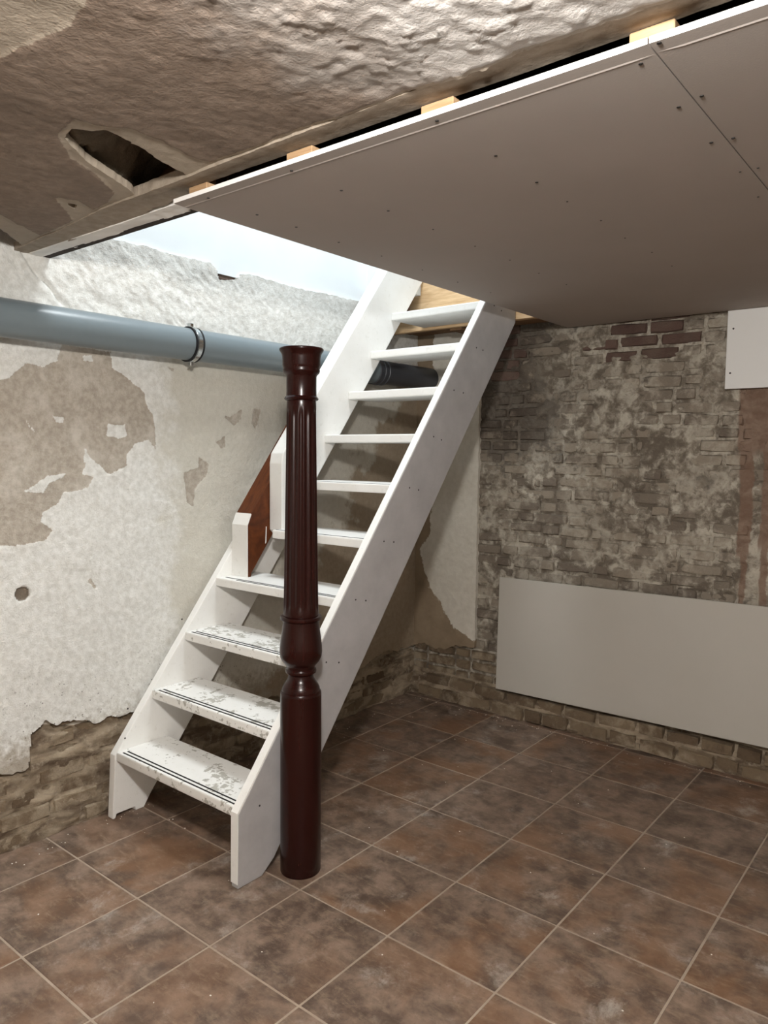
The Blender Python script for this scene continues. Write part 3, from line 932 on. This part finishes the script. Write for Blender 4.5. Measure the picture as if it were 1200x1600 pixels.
sc_bm.to_mesh(screw_me)
sc_bm.free()
screw_me.materials.append(MAT['screw'])
def screw(parent, loc, rot=(0, 0, 0), s=1.0, name='screw'):
    o = bpy.data.objects.new(name, screw_me)
    o.location = loc
    o.rotation_euler = rot
    o.scale = (s, s, 1)
    o.parent = parent
    COL.objects.link(o)
    return o
for x, ys in ((0.101, (-0.06, 0.12, 0.276, 0.48, 0.70, 0.95, 1.2, 1.45)), (0.435, (-0.06, 0.12, 0.327, 0.552, 0.792, 1.02, 1.26, 1.5)),
              (0.877, (-0.069, 0.167, 0.381, 0.565, 0.781, 1.0, 1.22, 1.45)), (1.305, (-0.035, 0.177, 0.396, 0.62, 0.84)),
              (1.349, (-0.083, 0.157, 0.401, 0.62, 0.84))):
    for k, y in enumerate(ys):
        screw(ceiling, (x + random.uniform(-.006, .006), y, ZP - 0.0002), s=0.7 if y > 0.5 else 1.0)

# white wall pier of the storey above and its bare bricks
pier = box('wall_upper', -1.066, -0.80, 1.99, 2.4, 2.475, 4.80, 'white_wall')
tag(pier, 'smooth white wall pier above the stair head', 'wall', kind='structure')
box('rough_core', -1.066, -0.82, 2.012, 2.09, 2.34, 2.475, 'brick_red', pier)
rb = random.Random(9)
put_brick(pier, 'brick_orange', rb, (-0.955, 2.004, 2.437), (0.20, 0.05, 0.065))
put_brick(pier, 'brick_orange', rb, (-0.955, 2.004, 2.365), (0.20, 0.05, 0.065))
tag(box('wall_upper_far', 1.6, 1.7, -1.6, 3.0, 2.60, 4.80, 'white_wall'), 'white wall of the storey above', 'wall', kind='structure')
tag(box('ceiling_upper', -1.4, 1.7, -1.6, 3.0, 4.80, 4.9, 'white_wall'), 'white ceiling of the storey above', 'ceiling', kind='structure')

# ================================================================== THE STAIRCASE
stairs = empty('staircase', (-0.6, 0.26, 0.0))
tag(stairs, 'steep open-riser white painted wooden staircase climbing through the ceiling opening', 'staircase')
def sp(o):
    o.parent = stairs
    o.matrix_parent_inverse = Matrix.Translation((0.6, -0.26, 0.0))
    return o
Y0, DY, Z0, DZ = 0.272, 0.1765, 0.288, 0.2265
SL = DZ / DY
def fl(y):                     # front edge of the stringers
    return 0.272 + SL * (y - 0.262)
def rl(y):                     # rear edge of the stringers
    return 0.030 + SL * (y - 0.432)
# right stringer
sp(plate_yz('stringer', [(0.258, 0.0), (0.372, 0.0), (0.432, 0.045), (2.158, rl(2.158) + 0.012), (2.158, 2.60), (2.07, 2.60), (2.045, fl(2.045)), (0.262, 0.272)], -0.205, -0.170, 'stringer_grey', None, 0.003))
sp(plate_yz('front_edge', [(0.256, 0.016), (0.2605, 0.012), (0.2655, 0.271), (2.047, fl(2.043)), (2.043, fl(2.043) + 0.006), (0.259, 0.277)], -0.207, -0.1715, 'paint', None, 0.0))
# left stringer, its lower run
sp(plate_yz('stringer', [(0.252, 0.0), (0.264, 0.0), (0.270, 0.018), (0.358, 0.018), (0.362, 0.0), (0.402, 0.0), (0.436, 0.05), (1.33, rl(1.33)), (1.33, fl(1.33)), (0.268, 0.272)], -1.010, -0.970, 'paint', None, 0.004))
# splice block of bare brown wood with a painted white end
def bt(y):
    return 1.262 + 1.33 * (y - 0.925)
sp(plate_yz('splice_board', [(0.905, 0.955), (0.918, 0.935), (0.927, 0.985), (1.30, 0.985 + 1.30 * 0.373), (1.30, bt(1.30)), (0.925, bt(0.925)), (0.905, 1.215)], -0.9695, -0.862, 'brown_wood', None, 0.002))
sp(plate_yz('painted_end', [(0.900, 0.965), (0.9045, 0.960), (0.9045, 1.212), (0.9275, 1.263), (0.924, 1.268), (0.900, 1.214)], -0.9690, -0.8612, 'paint', None, 0.0))
sp(plate_yz('paint_drip', [(1.014, 1.118), (1.020, 1.125), (1.022, 1.20), (1.018, 1.20)], -0.8625, -0.8605, 'paint'))
# left stringer, raised upper run set inwards past the pipe
UP = 0.285
sp(plate_yz('stringer', [(1.040, 1.185), (1.060, 1.165), (1.075, fl(1.075) - 0.145), (2.158, fl(2.158) - 0.145), (2.158, 2.60), (1.85, 2.60), (1.82, fl(1.82) + UP - 0.01), (1.050, fl(1.05) + UP - 0.015), (1.040, fl(1.04) + UP - 0.05)], -0.860, -0.775, 'paint', None, 0.005))
for k in range(10):
    y, z = Y0 + DY * k, Z0 + DZ * k
    xl = -0.970 if k < 4 else -0.775
    dep = 0.252 if k < 9 else 0.300
    bm = box_bm(xl + 0.0005, -0.2055, y, y + dep, z - 0.040, z, 0.006, 2)
    t = sp(from_bm('tread', bm, 'paint_worn' if k < 3 else 'paint'))
    if k < 6:
        for dy in (0.015, 0.035):
            a, b = xl + (0.030 if k < 4 else 0.012), -0.2055 - 0.012
            if k == 3 and dy < 0.02:
                a = -0.85
            if k >= 4 and dy > 0.02:
                continue
            s = box('anti_slip_strip', a + random.uniform(0, .012), b, y + dy - 0.0035, y + dy + 0.0035, z - 0.001, z + 0.0012, 'strip')
            s.parent = t
    # nail heads on the outside of the right stringer
    for (dy, dz) in ((0.085, 0.004), (0.155, -0.006)):
        if k == 0 and dy > 0.1:
            continue
        n = screw(None, (-0.1696, y + dy + random.uniform(-.01, .01), z - 0.02 + dz + random.uniform(-.006, .006)), (0, math.pi / 2, 0), 0.9, 'nail_head')
        sp(n)
for (y, z) in ((0.33, 0.46), (0.315, 0.335), (0.61, 0.80)):
    sp(screw(None, (-0.9696, y, z), (0, math.pi / 2, 0), 0.9, 'nail_head'))

# ================================================================== TURNED POST
post = empty('newel_post', (-0.094, 0.495, 0.0))
tag(post, 'dark mahogany turned post with fluted shaft standing beside the stair foot', 'post')
lathe('base', [(0.0735, 0.0), (0.0752, 0.004), (0.0755, 0.2), (0.0755, 0.672), (0.0748, 0.682), (0.071, 0.686)], 'mahogany', post)
lathe('turned_vase', [(0.070, 0.6862), (0.069, 0.697), (0.064, 0.708), (0.054, 0.722), (0.047, 0.735), (0.0455, 0.746), (0.049, 0.750), (0.0555, 0.754), (0.057, 0.760), (0.0555, 0.767), (0.0525, 0.770), (0.0525, 0.778), (0.058, 0.785), (0.068, 0.797), (0.0755, 0.813), (0.0780, 0.832), (0.0770, 0.852), (0.0735, 0.880), (0.0690, 0.910), (0.0660, 0.935), (0.0655, 0.945), (0.069, 0.947), (0.0745, 0.951), (0.0755, 0.957), (0.0745, 0.963), (0.068, 0.966)], 'mahogany', post)
def flute(a, z):
    env = smooth(0.985, 1.005, np.array(z)) * smooth(1.712, 1.690, np.array(z))
    c = 0.5 + 0.5 * math.cos(16 * a + 0.4)
    return 1.0 - 0.085 * float(env) * (c ** 0.7)
prof = [(0.0645, 0.9662)]
for i in range(61):
    t = i / 60
    prof.append((0.0645 - 0.0118 * t ** 0.9, 0.970 + t * (1.735 - 0.970)))
prof.append((0.052, 1.7395))
lathe('fluted_shaft', prof, 'mahogany', post, 192, mod=flute)
lathe('capital', [(0.053, 1.7397), (0.0585, 1.742), (0.0615, 1.747), (0.0585, 1.752), (0.0545, 1.756), (0.0535, 1.775), (0.0535, 1.825), (0.057, 1.832), (0.0635, 1.838), (0.0660, 1.846), (0.0640, 1.853), (0.0655, 1.857), (0.0675, 1.864), (0.0675, 1.892), (0.0700, 1.903), (0.0760, 1.913), (0.0785, 1.917), (0.0785, 1.922), (0.0765, 1.9245)], 'mahogany', post)

# ================================================================== DRAIN PIPE
pipe = empty('drain_pipe', (-0.952, 0.655, 2.028))
tag(pipe, 'thick grey plastic drain pipe running along the left wall', 'pipe')
def pp(o):
    o.parent = pipe
    o.matrix_parent_inverse = Matrix.Translation((0.952, -0.655, -2.028))
    return o
PX, PZ, PR = -0.952, 2.028, 0.070
pp(tube_y('pipe_section', PX, PZ, [(PR, -1.6), (PR, 1.93)], 'pvc'))
pp(tube_y('coupling', PX, PZ, [(PR + .001, 1.905), (PR + .005, 1.908), (PR + .005, 1.945), (PR + .008, 1.948), (PR + .008, 1.962), (PR + .003, 1.965), (PR + .003, 1.985), (PR + .007, 1.988), (PR + .007, 2.0), (PR + .001, 2.003)], 'pvc_dark'))
pp(tube_y('pipe_section', PX, PZ, [(PR - .002, 1.99), (PR - .002, 2.49)], 'pvc_dark'))
cl = pp(tube_y('pipe_clamp', PX, PZ, [(PR + .0005, 0.640), (PR + .006, 0.641), (PR + .006, 0.648), (PR + .008, 0.649), (PR + .008, 0.667), (PR + .006, 0.668), (PR + .006, 0.675), (PR + .0005, 0.676)], 'zinc'))
for (a, b, m) in ((0.636, 0.646, 'rubber'), (0.670, 0.680, 'rubber')):
    q = tube_y('rubber_lining', PX, PZ, [(PR + .0004, a), (PR + .0072, a + .001), (PR + .0072, b - .001), (PR + .0004, b)], m)
    q.parent = cl
for sgn in (1, -1):
    q = box('bolt_lug', PX - 0.012, PX + 0.012, 0.649, 0.667, PZ + sgn * (PR + 0.014) - 0.009, PZ + sgn * (PR + 0.014) + 0.009, 'zinc', None, 0.002)
    q.parent = cl
q = box('wall_rod', -1.06, PX - PR, 0.654, 0.662, PZ - 0.004, PZ + 0.004, 'zinc')
q.parent = cl

# ================================================================== BOARDS ON THE BACK WALL
def loose_board(name, L, Hh, Th, mat, loc, rot, label, cat):
    bm = box_bm(0, L, -Th, 0, 0, Hh, 0.0015, 1)
    o = from_bm(name, bm, mat)
    o.location = loc
    o.rotation_euler = rot
    return tag(o, label, cat)
loose_board('building_board', 1.95, 0.668, 0.0125, 'grey_board', (-0.388, 2.424, 0.166), (-0.048, -0.013, 0.0),
            'large plain grey building board leaning low against the brick back wall', 'board')
wb = loose_board('wall_panel', 0.62, 0.372, 0.014, 'white_board', (0.812, 2.472, 1.884), (0, 0, 0),
                 'white panel screwed high on the back wall under the ceiling', 'panel')
for (x, z) in ((0.028, 0.285), (0.022, 0.075), (0.30, 0.29), (0.30, 0.07), (0.59, 0.285), (0.59, 0.075)):
    screw(wb, (x, -0.0145, z), (math.pi / 2, 0, 0), 1.1)

# ================================================================== CRUMBS
bm = bmesh.new()
rc = random.Random(21)
for k in range(240):
    if k < 90:
        x, y = rc.uniform(-1.0, 2.2), rc.uniform(-0.6, 2.4)
    elif k < 170:
        x, y = rc.uniform(-0.95, 1.5), 2.41 - abs(rc.gauss(0, 0.05))
    else:
        x, y = -1.0 + abs(rc.gauss(0, 0.05)), rc.uniform(-0.4, 2.3)
    s = rc.uniform(0.0010, 0.0028)
    t = bmesh.ops.create_icosphere(bm, subdivisions=1, radius=s)['verts']
    for v in t:
        v.co = Vector((v.co.x * rc.uniform(0.8, 1.8) + x, v.co.y * rc.uniform(0.8, 1.6) + y, v.co.z * 0.6 + s * 0.6))
tag(from_bm('plaster_crumbs', bm, 'crumb'), 'tiny white plaster crumbs scattered over the floor tiles', 'debris', kind='stuff')
